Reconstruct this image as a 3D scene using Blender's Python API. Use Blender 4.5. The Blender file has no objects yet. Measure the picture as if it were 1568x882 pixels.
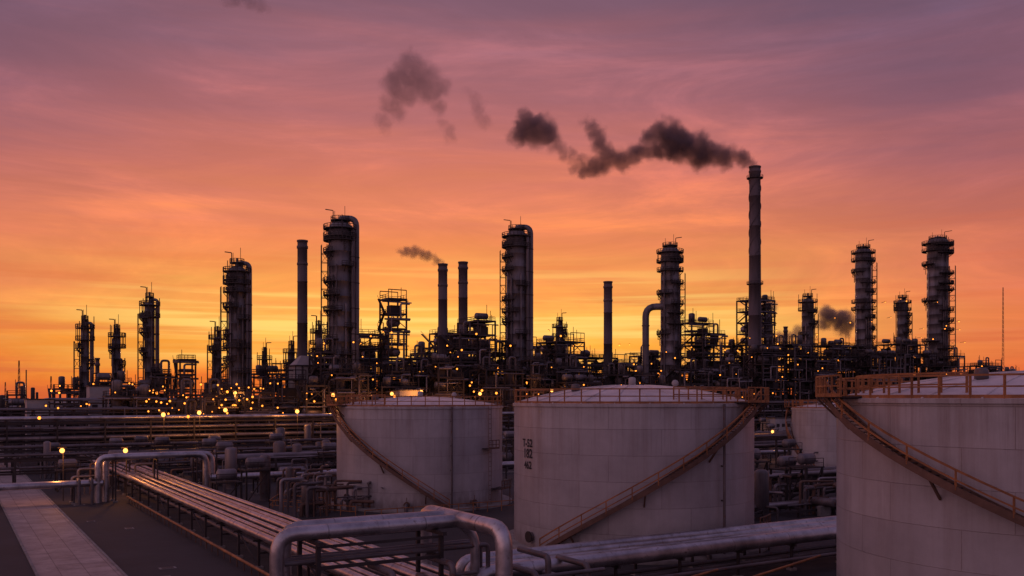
import bpy, math, random
from mathutils import Vector, Matrix
R_=random.Random(7)
F=1394.0; HZ=608.0; CH=14.0
ANG=math.atan2(.527,.85)
CA,SA=math.cos(ANG),math.sin(ANG)
def G(u,v,z=0.0): return (u*CA-v*SA, u*SA+v*CA, z)
def at(px,v):
    k=(px-784)/F
    Y=v/(CA-SA*k); return k*Y,Y
def zat(y,Y): return CH+(HZ-y)*Y/F
scene=bpy.context.scene
def lin(c):
    return tuple(((x/255)/12.92 if x/255<=.04045 else ((x/255+.055)/1.055)**2.4) for x in c)+(1.0,)
# ---------------------------------------------------------------- materials
def nt(mat): 
    mat.use_nodes=True; n=mat.node_tree; n.nodes.clear(); return n
def simple(name,col,rough=.6,metal=0.0,var=.35,scale=.6,fine=6.0,bump=.15,rust=0.0,stretch=(1,1,1),rustcol=(.16,.06,.03)):
    m=bpy.data.materials.new(name); t=nt(m); N=t.nodes; L=t.links
    o=N.new('ShaderNodeOutputMaterial'); p=N.new('ShaderNodeBsdfPrincipled'); L.new(p.outputs[0],o.inputs[0])
    tc=N.new('ShaderNodeTexCoord'); mp=N.new('ShaderNodeMapping'); mp.inputs['Scale'].default_value=stretch
    L.new(tc.outputs['Object'],mp.inputs[0])
    n1=N.new('ShaderNodeTexNoise'); n1.inputs['Scale'].default_value=scale; n1.inputs['Detail'].default_value=6; n1.inputs['Roughness'].default_value=.65
    n2=N.new('ShaderNodeTexNoise'); n2.inputs['Scale'].default_value=fine; n2.inputs['Detail'].default_value=4
    L.new(mp.outputs[0],n1.inputs['Vector']); L.new(mp.outputs[0],n2.inputs['Vector'])
    r=N.new('ShaderNodeValToRGB'); e=r.color_ramp.elements
    e[0].position=.33; e[0].color=tuple(c*(1-var) for c in col)+(1,)
    e[1].position=.68; e[1].color=tuple(min(1,c*(1+var*.6)) for c in col)+(1,)
    L.new(n1.outputs[0],r.inputs[0])
    last=r.outputs[0]
    if rust>0:
        r2=N.new('ShaderNodeValToRGB'); q=r2.color_ramp.elements; q[0].position=.62-rust*.25; q[0].color=(0,0,0,1); q[1].position=.75-rust*.2; q[1].color=(1,1,1,1)
        L.new(n2.outputs[0],r2.inputs[0])
        mx=N.new('ShaderNodeMixRGB'); mx.inputs[2].default_value=rustcol+(1,); L.new(r2.outputs[0],mx.inputs[0]); L.new(last,mx.inputs[1]); last=mx.outputs[0]
    L.new(last,p.inputs['Base Color'])
    p.inputs['Metallic'].default_value=metal
    mr=N.new('ShaderNodeMapRange'); mr.inputs['To Min'].default_value=max(.05,rough-.15); mr.inputs['To Max'].default_value=min(1,rough+.15)
    L.new(n1.outputs[0],mr.inputs[0]); L.new(mr.outputs[0],p.inputs['Roughness'])
    if bump>0:
        b=N.new('ShaderNodeBump'); b.inputs['Strength'].default_value=bump; b.inputs['Distance'].default_value=.05
        L.new(n2.outputs[0],b.inputs['Height']); L.new(b.outputs[0],p.inputs['Normal'])
    return m
M={}
M['steel']=simple('dark_painted_steel',(.05,.04,.04),.6,.2,.4,.3,2,0)
M['jacket']=simple('insulation_jacket',(.19,.17,.18),.5,.3,.65,.4,1.5,.15,stretch=(1,1,.15))
M['alu']=simple('aluminium_pipe_jacket',(.54,.51,.52),.37,.92,.4,.5,3,.2,rust=.08,rustcol=(.28,.22,.2))
M['alud']=simple('weathered_pipe_jacket',(.28,.25,.26),.42,.6,.4,.3,3,.15)
M['pipe']=simple('pipe_paint',(.15,.13,.135),.5,.3,.4,.4,3,.1,rust=.15)
M['band']=simple('jacket_band',(.42,.40,.41),.4,.9,.3,.4,3,.1)
M['conc']=simple('concrete',(.27,.25,.235),.9,0,.35,.5,6,.3)
M['stackc']=simple('stack_shell',(.14,.112,.118),.8,0,.45,.25,2,.1,stretch=(1,1,.2))
M['rust']=simple('orange_rail_paint',(.36,.145,.05),.65,.0,.5,.8,6,.1)
M['rustp']=simple('stair_steel',(.15,.085,.06),.7,.1,.4,.8,6,.1)
M['grate']=simple('grating',(.045,.036,.036),.8,.2,.3,1,4,0)
M['roof']=simple('tank_roof_paint',(.68,.63,.62),.42,0,.32,.35,4,.1)
M['white']=simple('white_cladding',(.40,.38,.38),.6,0,.25,.3,3,.1)
M['paint']=simple('stencil_paint',(.03,.03,.035),.7,0,.3,3,9,0)
def emis(name,col,s):
    m=bpy.data.materials.new(name); t=nt(m); N=t.nodes
    o=N.new('ShaderNodeOutputMaterial'); e=N.new('ShaderNodeEmission'); e.inputs[0].default_value=col+(1,); e.inputs[1].default_value=s
    t.links.new(e.outputs[0],o.inputs[0])
    try: m.cycles.emission_sampling='NONE'
    except: pass
    return m
M['lamp']=emis('sodium_lamp',(1,.27,.03),3.2)
M['lampw']=emis('bright_sodium_lamp',(1,.36,.07),4.0)
def tankmat(name,Rr,hh,seed=0.0):
    m=bpy.data.materials.new(name); t=nt(m); N=t.nodes; L=t.links
    o=N.new('ShaderNodeOutputMaterial'); p=N.new('ShaderNodeBsdfPrincipled'); L.new(p.outputs[0],o.inputs[0])
    tc=N.new('ShaderNodeTexCoord'); s=N.new('ShaderNodeSeparateXYZ'); L.new(tc.outputs['Object'],s.inputs[0])
    at2=N.new('ShaderNodeMath'); at2.operation='ARCTAN2'; L.new(s.outputs[1],at2.inputs[0]); L.new(s.outputs[0],at2.inputs[1])
    mu=N.new('ShaderNodeMath'); mu.operation='MULTIPLY'; mu.inputs[1].default_value=Rr; L.new(at2.outputs[0],mu.inputs[0])
    c=N.new('ShaderNodeCombineXYZ'); L.new(mu.outputs[0],c.inputs[0]); L.new(s.outputs[2],c.inputs[1])
    b=N.new('ShaderNodeTexBrick'); b.inputs['Scale'].default_value=1; b.inputs['Brick Width'].default_value=7.2; b.inputs['Row Height'].default_value=2.25
    b.inputs['Mortar Size'].default_value=.035; b.inputs['Mortar Smooth'].default_value=.7; b.offset=.37
    b.inputs['Color1'].default_value=(.41,.395,.41,1); b.inputs['Color2'].default_value=(.475,.46,.47,1); b.inputs['Mortar'].default_value=(.32,.29,.29,1)
    L.new(c.outputs[0],b.inputs['Vector'])
    def streak(sx,sy,lo,hi,z0,z1,a,bb,colr,prev,off):
        mp=N.new('ShaderNodeMapping'); mp.inputs['Scale'].default_value=(sx,sy,1); mp.inputs['Location'].default_value=(seed+off,seed,seed); L.new(c.outputs[0],mp.inputs[0])
        n=N.new('ShaderNodeTexNoise'); n.inputs['Scale'].default_value=1; n.inputs['Detail'].default_value=8; n.inputs['Roughness'].default_value=.7; L.new(mp.outputs[0],n.inputs[0])
        r=N.new('ShaderNodeValToRGB'); r.color_ramp.elements[0].position=lo; r.color_ramp.elements[1].position=hi; L.new(n.outputs[0],r.inputs[0])
        hz=N.new('ShaderNodeMapRange'); hz.inputs['From Min'].default_value=z0; hz.inputs['From Max'].default_value=z1; hz.inputs['To Min'].default_value=a; hz.inputs['To Max'].default_value=bb; L.new(s.outputs[2],hz.inputs[0])
        f=N.new('ShaderNodeMath'); f.operation='MULTIPLY'; L.new(r.outputs[0],f.inputs[0]); L.new(hz.outputs[0],f.inputs[1])
        mx=N.new('ShaderNodeMixRGB'); mx.inputs[2].default_value=colr; L.new(f.outputs[0],mx.inputs[0]); L.new(prev,mx.inputs[1]); return mx.outputs[0]
    x=streak(1.0,.05,.47,.78,hh*.15,hh,.2,.85,(.22,.15,.12,1),b.outputs[0],0)
    x=streak(3.2,.10,.56,.72,hh*.55,hh,.0,.75,(.16,.11,.09,1),x,11)
    x=streak(1.6,.5,.42,.70,3.2,0,.0,.9,(.15,.11,.095,1),x,23)
    n2=N.new('ShaderNodeTexNoise'); n2.inputs['Scale'].default_value=.3; n2.inputs['Detail'].default_value=8; n2.inputs['Roughness'].default_value=.66; L.new(tc.outputs['Object'],n2.inputs[0])
    r2=N.new('ShaderNodeMapRange'); r2.inputs['From Min'].default_value=.3; r2.inputs['From Max'].default_value=.7; r2.inputs['To Min'].default_value=.78; r2.inputs['To Max'].default_value=1.08; L.new(n2.outputs[0],r2.inputs[0])
    mm=N.new('ShaderNodeMixRGB'); mm.blend_type='MULTIPLY'; mm.inputs[0].default_value=1; L.new(x,mm.inputs[1]); L.new(r2.outputs[0],mm.inputs[2])
    bz=N.new('ShaderNodeMapRange'); bz.inputs['From Min'].default_value=0; bz.inputs['From Max'].default_value=1.6; bz.inputs['To Min'].default_value=.65; bz.inputs['To Max'].default_value=0; L.new(s.outputs[2],bz.inputs[0])
    m3=N.new('ShaderNodeMixRGB'); m3.inputs[2].default_value=(.14,.10,.09,1); L.new(bz.outputs[0],m3.inputs[0]); L.new(mm.outputs[0],m3.inputs[1])
    L.new(m3.outputs[0],p.inputs['Base Color'])
    p.inputs['Roughness'].default_value=.38
    try: p.inputs['Coat Weight'].default_value=.12; p.inputs['Coat Roughness'].default_value=.28
    except: pass
    bp=N.new('ShaderNodeBump'); bp.inputs['Strength'].default_value=.45; bp.inputs['Distance'].default_value=.05; 
    ad=N.new('ShaderNodeMath'); ad.operation='MULTIPLY_ADD'; ad.inputs[1].default_value=1.4; L.new(n2.outputs[0],ad.inputs[0]); L.new(b.outputs['Fac'],ad.inputs[2])
    L.new(ad.outputs[0],bp.inputs['Height']); L.new(bp.outputs[0],p.inputs['Normal'])
    return m
# ---------------------------------------------------------------- mesh builder
class MB:
    def __init__(s,o=(0,0,0),rot=0.0):
        s.v=[];s.f=[];s.m=[];s.s=[];s.mats=[];s.o=Vector(o);s.c=math.cos(rot);s.sn=math.sin(rot);s.rot=rot
    def mi(s,k):
        if k not in s.mats: s.mats.append(k)
        return s.mats.index(k)
    def add(s,vs,fs,k,sm=False):
        b=len(s.v); c,sn=s.c,s.sn
        for x,y,z in vs: s.v.append((c*x-sn*y,sn*x+c*y,z))
        i=s.mi(k)
        for f in fs: s.f.append(tuple(b+q for q in f)); s.m.append(i); s.s.append(sm)
    def box(s,c,d,k,rz=0):
        x,y,z=c; a,b,h=d[0]/2,d[1]/2,d[2]/2; cc,ss=math.cos(rz),math.sin(rz)
        vs=[(x+cc*i*a-ss*j*b,y+ss*i*a+cc*j*b,z+l*h) for l in(-1,1) for i,j in((-1,-1),(1,-1),(1,1),(-1,1))]
        s.add(vs,[(3,2,1,0),(4,5,6,7),(0,1,5,4),(1,2,6,5),(2,3,7,6),(3,0,4,7)],k)
    def beam(s,p,q,w,k,h=None):
        p=Vector(p);q=Vector(q);d=q-p
        if d.length<1e-4:return
        d.normalize(); up=Vector((0,0,1)) if abs(d.z)<.95 else Vector((s.c,-s.sn,0))
        a=d.cross(up).normalized(); b=a.cross(d); a=a*(w/2); b=b*((h or w)/2)
        vs=[tuple(e+i*a+j*b) for e in(p,q) for i,j in((-1,-1),(1,-1),(1,1),(-1,1))]
        s.add(vs,[(3,2,1,0),(4,5,6,7),(0,1,5,4),(1,2,6,5),(2,3,7,6),(3,0,4,7)],k)
    def lathe(s,c,prof,n,k,a0=0,sm=True):
        vs=[];fs=[]
        for r,z in prof:
            for i in range(n):
                a=a0+2*math.pi*i/n; vs.append((c[0]+r*math.cos(a),c[1]+r*math.sin(a),c[2]+z))
        for j in range(len(prof)-1):
            for i in range(n):
                i2=(i+1)%n; fs.append((j*n+i,j*n+i2,(j+1)*n+i2,(j+1)*n+i))
        s.add(vs,fs,k,sm)
        b=len(prof)-1
        s.add([vs[b*n+i] for i in range(n)],[tuple(range(n))],k)
    def path(s,pts,r,k,n=8,bend=None,cap=True):
        P=[Vector(p) for p in pts]
        if bend is None: bend=r*2.2
        Q=[P[0]]
        for i in range(1,len(P)-1):
            a,b,c=P[i-1],P[i],P[i+1]
            d1=(a-b);d2=(c-b); l1,l2=d1.length,d2.length
            if l1<1e-5 or l2<1e-5: continue
            t=min(bend,l1*.48,l2*.48); d1.normalize(); d2.normalize()
            if d1.dot(d2)<-.999: Q.append(b); continue
            A=b+d1*t;B=b+d2*t
            for j in range(6):
                w=j/5; Q.append(((1-w)**2)*A+(2*w*(1-w))*(b)+(w*w)*B)
        Q.append(P[-1])
        d=(Q[1]-Q[0]).normalized(); up=Vector((0,0,1)) if abs(d.z)<.9 else Vector((1,0,0))
        a=d.cross(up).normalized(); vs=[];m=len(Q)
        for i in range(m):
            if i==0: t=(Q[1]-Q[0])
            elif i==m-1: t=Q[-1]-Q[-2]
            else: t=(Q[i+1]-Q[i-1])
            t.normalize(); a=(a-t*a.dot(t)).normalized(); b=t.cross(a)
            for j in range(n):
                w=2*math.pi*j/n; vs.append(tuple(Q[i]+(a*math.cos(w)+b*math.sin(w))*r))
        fs=[]
        for i in range(m-1):
            for j in range(n):
                j2=(j+1)%n; fs.append((i*n+j,i*n+j2,(i+1)*n+j2,(i+1)*n+j))
        s.add(vs,fs,k,True)
        if cap:
            s.add(vs[:n],[tuple(range(n))[::-1]],k); s.add(vs[-n:],[tuple(range(n))],k)
    def cyl(s,p,q,r,k,n=8): s.path([p,q],r,k,n)
    def sph(s,c,r,k,n=8,m=5,sz=1):
        s.lathe(c,[(max(.001,r*math.sin(math.pi*i/m)),-r*sz*math.cos(math.pi*i/m)) for i in range(m+1)],n,k)
    def drum(s,c,ax,L,r,k,n=14):
        vs=[];fs=[];pr=[(.02,-L/2-r*.45),(r*.55,-L/2-r*.36),(r*.87,-L/2-r*.18),(r,-L/2),(r,L/2),(r*.87,L/2+r*.18),(r*.55,L/2+r*.36),(.02,L/2+r*.45)]
        for rr,t in pr:
            for i in range(n):
                a=2*math.pi*i/n; h=rr*math.cos(a); z=rr*math.sin(a)
                vs.append((c[0]+t,c[1]+h,c[2]+z) if ax==0 else (c[0]-h,c[1]+t,c[2]+z))
        for j in range(len(pr)-1):
            for i in range(n):
                i2=(i+1)%n; fs.append((j*n+i,j*n+i2,(j+1)*n+i2,(j+1)*n+i))
        s.add(vs,fs,k,True)
    def vessel(s,c,H,r,k,n=14):
        s.lathe(c,[(r*.9,0),(r*.9,H*.12),(r,H*.13),(r,H-r*.5),(r*.9,H-r*.25),(r*.6,H-r*.06),(.05,H)],n,k)
    def annulus(s,c,r0,r1,a0,a1,th,k,n=None):
        n=n or max(4,int(abs(a1-a0)/.3)); vs=[];fs=[]
        for i in range(n+1):
            a=a0+(a1-a0)*i/n; ca,sa=math.cos(a),math.sin(a)
            for r,z in((r0,0),(r1,0),(r1,th),(r0,th)): vs.append((c[0]+r*ca,c[1]+r*sa,c[2]+z))
        for i in range(n):
            for j in range(4):
                j2=(j+1)%4; fs.append((i*4+j,i*4+j2,(i+1)*4+j2,(i+1)*4+j))
        fs+= [(3,2,1,0),(n*4,n*4+1,n*4+2,n*4+3)]
        s.add(vs,fs,k)
    def arcrail(s,c,r,a0,a1,h,k,w=.08,step=1.6,mid=True,toe=True):
        n=max(3,int(abs(a1-a0)*r/step)); pr=None
        for i in range(n+1):
            a=a0+(a1-a0)*i/n; p=Vector((c[0]+r*math.cos(a),c[1]+r*math.sin(a),c[2]))
            s.beam(p,p+Vector((0,0,h)),w,k)
            if pr is not None:
                s.beam(pr+Vector((0,0,h)),p+Vector((0,0,h)),w,k)
                if mid: s.beam(pr+Vector((0,0,h*.52)),p+Vector((0,0,h*.52)),w*.8,k)
                if toe: s.beam(pr+Vector((0,0,.12)),p+Vector((0,0,.12)),w*.6,k,h=.22)
            pr=p
    def rail(s,p,q,h,k,w=.08,step=1.6):
        p=Vector(p);q=Vector(q); n=max(1,int((q-p).length/step)); U=Vector((0,0,h))
        for i in range(n+1):
            a=p.lerp(q,i/n); s.beam(a,a+U,w,k)
        s.beam(p+U,q+U,w,k); s.beam(p+U*.5,q+U*.5,w*.8,k)
    def ladder(s,x,y,z0,z1,dx,dy,k,cage=True,w=.07):
        px,py=-dy,dx
        for e in(-.25,.25): s.beam((x+px*e,y+py*e,z0),(x+px*e,y+py*e,z1),w,k)
        z=z0
        while z<z1:
            s.beam((x-px*.25,y-py*.25,z),(x+px*.25,y+py*.25,z),w*.7,k); z+=.6
        if cage:
            z=z0+2.2
            while z<z1+1:
                pts=[(x+px*.38*math.cos(a)+dx*(.1+.65*math.sin(a)),y+py*.38*math.cos(a)+dy*(.1+.65*math.sin(a)),z) for a in[0,.8,1.57,2.34,3.14]]
                for i in range(4): s.beam(pts[i],pts[i+1],w,k)
                z+=1.2
            for a in(.8,1.57,2.34):
                ex=x+px*.38*math.cos(a)+dx*(.1+.65*math.sin(a)); ey=y+py*.38*math.cos(a)+dy*(.1+.65*math.sin(a))
                s.beam((ex,ey,z0+2.2),(ex,ey,z1+1),w*.7,k)
    def build(s,name,parent=None,loc=None,matmap=None):
        me=bpy.data.meshes.new(name); me.from_pydata(s.v,[],s.f)
        for k in s.mats: me.materials.append(k if not isinstance(k,str) else M[k])
        me.polygons.foreach_set('material_index',s.m); me.polygons.foreach_set('use_smooth',s.s); me.update()
        ob=bpy.data.objects.new(name,me); scene.collection.objects.link(ob); ob.location=s.o if loc is None else loc
        if parent: ob.parent=parent
        return ob
def empty(name,loc):
    e=bpy.data.objects.new(name,None); e.location=loc; e.empty_display_size=1; scene.collection.objects.link(e); return e
# ---------------------------------------------------------------- camera
cam=bpy.data.cameras.new('camera'); co=bpy.data.objects.new('camera',cam); scene.collection.objects.link(co)
cam.lens=32; cam.sensor_width=36; cam.shift_y=.1065; cam.clip_end=20000; co.location=(0,0,CH); co.rotation_euler=(math.pi/2,0,0); scene.camera=co
# ---------------------------------------------------------------- sky
w=bpy.data.worlds.new('World'); scene.world=w; w.use_nodes=True; t=w.node_tree; N=t.nodes; L=t.links; N.clear()
def math_(op,a,b=None,clamp=False,c=None):
    n=N.new('ShaderNodeMath'); n.operation=op; n.use_clamp=clamp
    for i,x in enumerate((a,b,c)):
        if x is None: continue
        if hasattr(x,'is_output'): L.new(x,n.inputs[i])
        else: n.inputs[i].default_value=x
    return n.outputs[0]
def ramp(inp,stops):
    r=N.new('ShaderNodeValToRGB'); cr=r.color_ramp; cr.interpolation='LINEAR'
    while len(cr.elements)<len(stops): cr.elements.new(.5)
    for e,(p,c) in zip(cr.elements,sorted(stops)): e.position=p
    for e,(p,c) in zip(cr.elements,sorted(stops)): e.color=lin(c)
    L.new(inp,r.inputs[0]); return r.outputs[0]
def noise(vec,scale,det,rough=.6,dist=0):
    n=N.new('ShaderNodeTexNoise'); n.inputs['Scale'].default_value=scale; n.inputs['Detail'].default_value=det; n.inputs['Roughness'].default_value=rough; n.inputs['Distortion'].default_value=dist
    L.new(vec,n.inputs['Vector']); return n.outputs[0]
def mapping(vec,sc,rot=(0,0,0),loc=(0,0,0)):
    m=N.new('ShaderNodeMapping'); m.inputs['Scale'].default_value=sc; m.inputs['Rotation'].default_value=rot; m.inputs['Location'].default_value=loc; L.new(vec,m.inputs[0]); return m.outputs[0]
tc=N.new('ShaderNodeTexCoord'); D=tc.outputs['Generated']
sp=N.new('ShaderNodeSeparateXYZ'); L.new(D,sp.inputs[0]); zz=sp.outputs[2]; xx=sp.outputs[0]
dt=N.new('ShaderNodeVectorMath'); dt.operation='DOT_PRODUCT'; L.new(D,dt.inputs[0]); s_=Vector((-.08,1,0)).normalized(); dt.inputs[1].default_value=s_; az=dt.outputs['Value']
st1=noise(mapping(D,(1.6,1.6,16),(0,.045,0)),1.0,6,.6,.4)
st2=noise(mapping(D,(3.0,3.0,42),(0,-.03,0),(3,1,0)),1.0,6,.6,.5)
wis=noise(mapping(D,(2.6,2.6,12),(0,.22,0),(7,2,1)),1.3,9,.64,.6)
z1=math_('MULTIPLY_ADD',math_('SUBTRACT',st1,.5),.12,c=zz)
z2=math_('MULTIPLY_ADD',math_('SUBTRACT',st2,.5),.06,c=z1)
z3=math_('MAXIMUM',z2,0.0)
near=ramp(z3,[(0,(238,106,42)),(.03,(252,136,42)),(.055,(255,164,54)),(.085,(255,184,84)),(.12,(254,160,80)),(.17,(251,142,84)),(.24,(236,128,99)),(.31,(202,114,113)),(.39,(152,100,118)),(.5,(118,90,118)),(.65,(118,100,135)),(1,(112,110,150))])
off=ramp(z3,[(0,(182,86,62)),(.03,(224,108,56)),(.065,(242,130,70)),(.10,(236,127,82)),(.16,(220,117,91)),(.23,(190,105,104)),(.30,(144,90,108)),(.39,(95,79,107)),(.5,(90,80,112)),(.65,(110,98,135)),(1,(112,110,150))])
back=ramp(z3,[(0,(138,118,138)),(.12,(182,150,164)),(.3,(178,158,176)),(.6,(150,146,178)),(1,(112,110,150))])
def mixc(f,a,b,mode='MIX'):
    m=N.new('ShaderNodeMixRGB'); m.blend_type=mode
    for i,x in enumerate((f,a,b)):
        if hasattr(x,'is_output'): L.new(x,m.inputs[i])
        else: m.inputs[i].default_value=x
    return m.outputs[0]
def mrange(x,a,b,c=0,d=1,smooth=True):
    m=N.new('ShaderNodeMapRange'); m.interpolation_type='SMOOTHSTEP' if smooth else 'LINEAR'
    L.new(x,m.inputs[0]); m.inputs[1].default_value=a; m.inputs[2].default_value=b; m.inputs[3].default_value=c; m.inputs[4].default_value=d; return m.outputs[0]
# dusk sky away from the glow: rosier and brighter on the left (west), dim on the right (east)
lr=mixc(mrange(xx,-.9,.55),(1.7,1.22,1.08,1),(.42,.45,.58,1))
back2=mixc(1.0,back,lr,'MULTIPLY')
col=mixc(mrange(az,.82,.985),off,near)
col=mixc(mrange(az,.0,.72),back2,col)
cl=mrange(wis,.32,.7,.86,1.12)
col=mixc(1.0,col,cl,'MULTIPLY')
veil=math_('MULTIPLY',mrange(wis,.48,.75,.36,0.0),mrange(zz,.02,.34,.15,1.0))
col=mixc(veil,col,lin((118,80,100)))
st3=noise(mapping(D,(2.0,2.0,52),(0,.02,0),(5,5,2)),1.0,5,.6,.3)
band=math_('MULTIPLY',mrange(st3,.49,.68,0,.68),mrange(zz,.0,.24,1.0,0.0))
col=mixc(band,col,lin((210,98,62)))
st4=noise(mapping(D,(1.4,1.4,60),(0,-.02,0),(1,9,4)),1.0,4,.55,.3)
gl=math_('MULTIPLY',math_('MULTIPLY',mrange(st4,.48,.62,0,.85),mrange(az,.9,.985)),math_('MULTIPLY',mrange(zz,.02,.06),mrange(zz,.09,.16,1,0)))
col=mixc(gl,col,lin((255,214,118)))
bg=N.new('ShaderNodeBackground'); L.new(col,bg.inputs[0]); bg.inputs[1].default_value=1.0
sky=N.new('ShaderNodeTexSky'); sky.sky_type='NISHITA'; sky.sun_disc=False; sky.sun_elevation=math.radians(2); sky.sun_rotation=math.radians(-8); sky.air_density=1.5; sky.dust_density=3
bg2=N.new('ShaderNodeBackground'); L.new(sky.outputs[0],bg2.inputs[0]); bg2.inputs[1].default_value=.012
ad=N.new('ShaderNodeAddShader'); L.new(bg.outputs[0],ad.inputs[0]); L.new(bg2.outputs[0],ad.inputs[1])
wo=N.new('ShaderNodeOutputWorld'); L.new(ad.outputs[0],wo.inputs[0])
sl=bpy.data.lights.new('sun','SUN'); so=bpy.data.objects.new('sun',sl); scene.collection.objects.link(so); sl.energy=.4; sl.color=(1,.5,.28); sl.angle=math.radians(3)
sd=Vector((-.14,1,math.tan(math.radians(3)))); so.rotation_euler=sd.to_track_quat('Z','Y').to_euler(); so.location=(0,0,200)
scene.view_settings.view_transform='Standard'; scene.view_settings.look='None'; scene.view_settings.exposure=0
# ---------------------------------------------------------------- ground / road
gm=simple('asphalt_yard',(.036,.033,.034),.8,0,.6,.09,.9,.5)
mb=MB(); mb.add([(-4000,-500,0),(4000,-500,0),(4000,9000,0),(-4000,9000,0)],[(0,1,2,3)],gm); mb.build('ground')
rm=bpy.data.materials.new('concrete_path'); t_=nt(rm); n_=t_.nodes; l_=t_.links
o=n_.new('ShaderNodeOutputMaterial'); p=n_.new('ShaderNodeBsdfPrincipled'); l_.new(p.outputs[0],o.inputs[0]); tcc=n_.new('ShaderNodeTexCoord'); mpp=n_.new('ShaderNodeMapping'); mpp.inputs['Rotation'].default_value=(0,0,-ANG); l_.new(tcc.outputs['Object'],mpp.inputs[0])
b=n_.new('ShaderNodeTexBrick'); b.inputs['Scale'].default_value=1; b.inputs['Brick Width'].default_value=1.9; b.inputs['Row Height'].default_value=2.4; b.offset=0; b.inputs['Mortar Size'].default_value=.035
b.inputs['Color1'].default_value=(.36,.30,.28,1); b.inputs['Color2'].default_value=(.46,.39,.36,1); b.inputs['Mortar'].default_value=(.2,.17,.16,1); l_.new(mpp.outputs[0],b.inputs[0])
nn=n_.new('ShaderNodeTexNoise'); nn.inputs['Scale'].default_value=.45; nn.inputs['Detail'].default_value=10; nn.inputs['Roughness'].default_value=.78; l_.new(tcc.outputs['Object'],nn.inputs[0])
rr=n_.new('ShaderNodeMapRange'); rr.inputs[1].default_value=.32; rr.inputs[2].default_value=.66; rr.inputs[3].default_value=.5; rr.inputs[4].default_value=1.12; l_.new(nn.outputs[0],rr.inputs[0])
mm=n_.new('ShaderNodeMixRGB'); mm.blend_type='MULTIPLY'; mm.inputs[0].default_value=1; l_.new(b.outputs[0],mm.inputs[1]); l_.new(rr.outputs[0],mm.inputs[2]); l_.new(mm.outputs[0],p.inputs['Base Color']); p.inputs['Roughness'].default_value=.6
mb=MB(rot=ANG); mb.add([(6.05,-60,.03),(11.7,-60,.03),(11.7,420,.03),(6.05,420,.03)],[(0,1,2,3)],rm); 
for u in(5.95,11.8):
    for i in range(96): mb.box((u,-60+i*5+2.5,.06),(.2,4.96,.12),'conc')
mb.build('concrete_path')
mb=MB(rot=ANG)
M['grit']=simple('gravel_yard',(.06,.052,.05),.95,0,.5,.3,3,.6)
for i,(u,v,a,b_) in enumerate([(24.3,90,7.5,230),(90,53.5,118,7)]):
    z=.008+.004*i; mb.add([(u-a/2,v-b_/2,z),(u+a/2,v-b_/2,z),(u+a/2,v+b_/2,z),(u-a/2,v+b_/2,z)],[(0,1,2,3)],'grit')
for i in range(9):
    u=R_.uniform(13.5,19); v=R_.uniform(60,180); a=R_.uniform(.8,1.6); b_=R_.uniform(.8,1.4)
    mb.box((u,v,.022),(a,b_,.03),'conc'); mb.box((u,v,.045),(a*.7,b_*.7,.02),'steel')
mb.build('gravel_pad')
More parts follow.
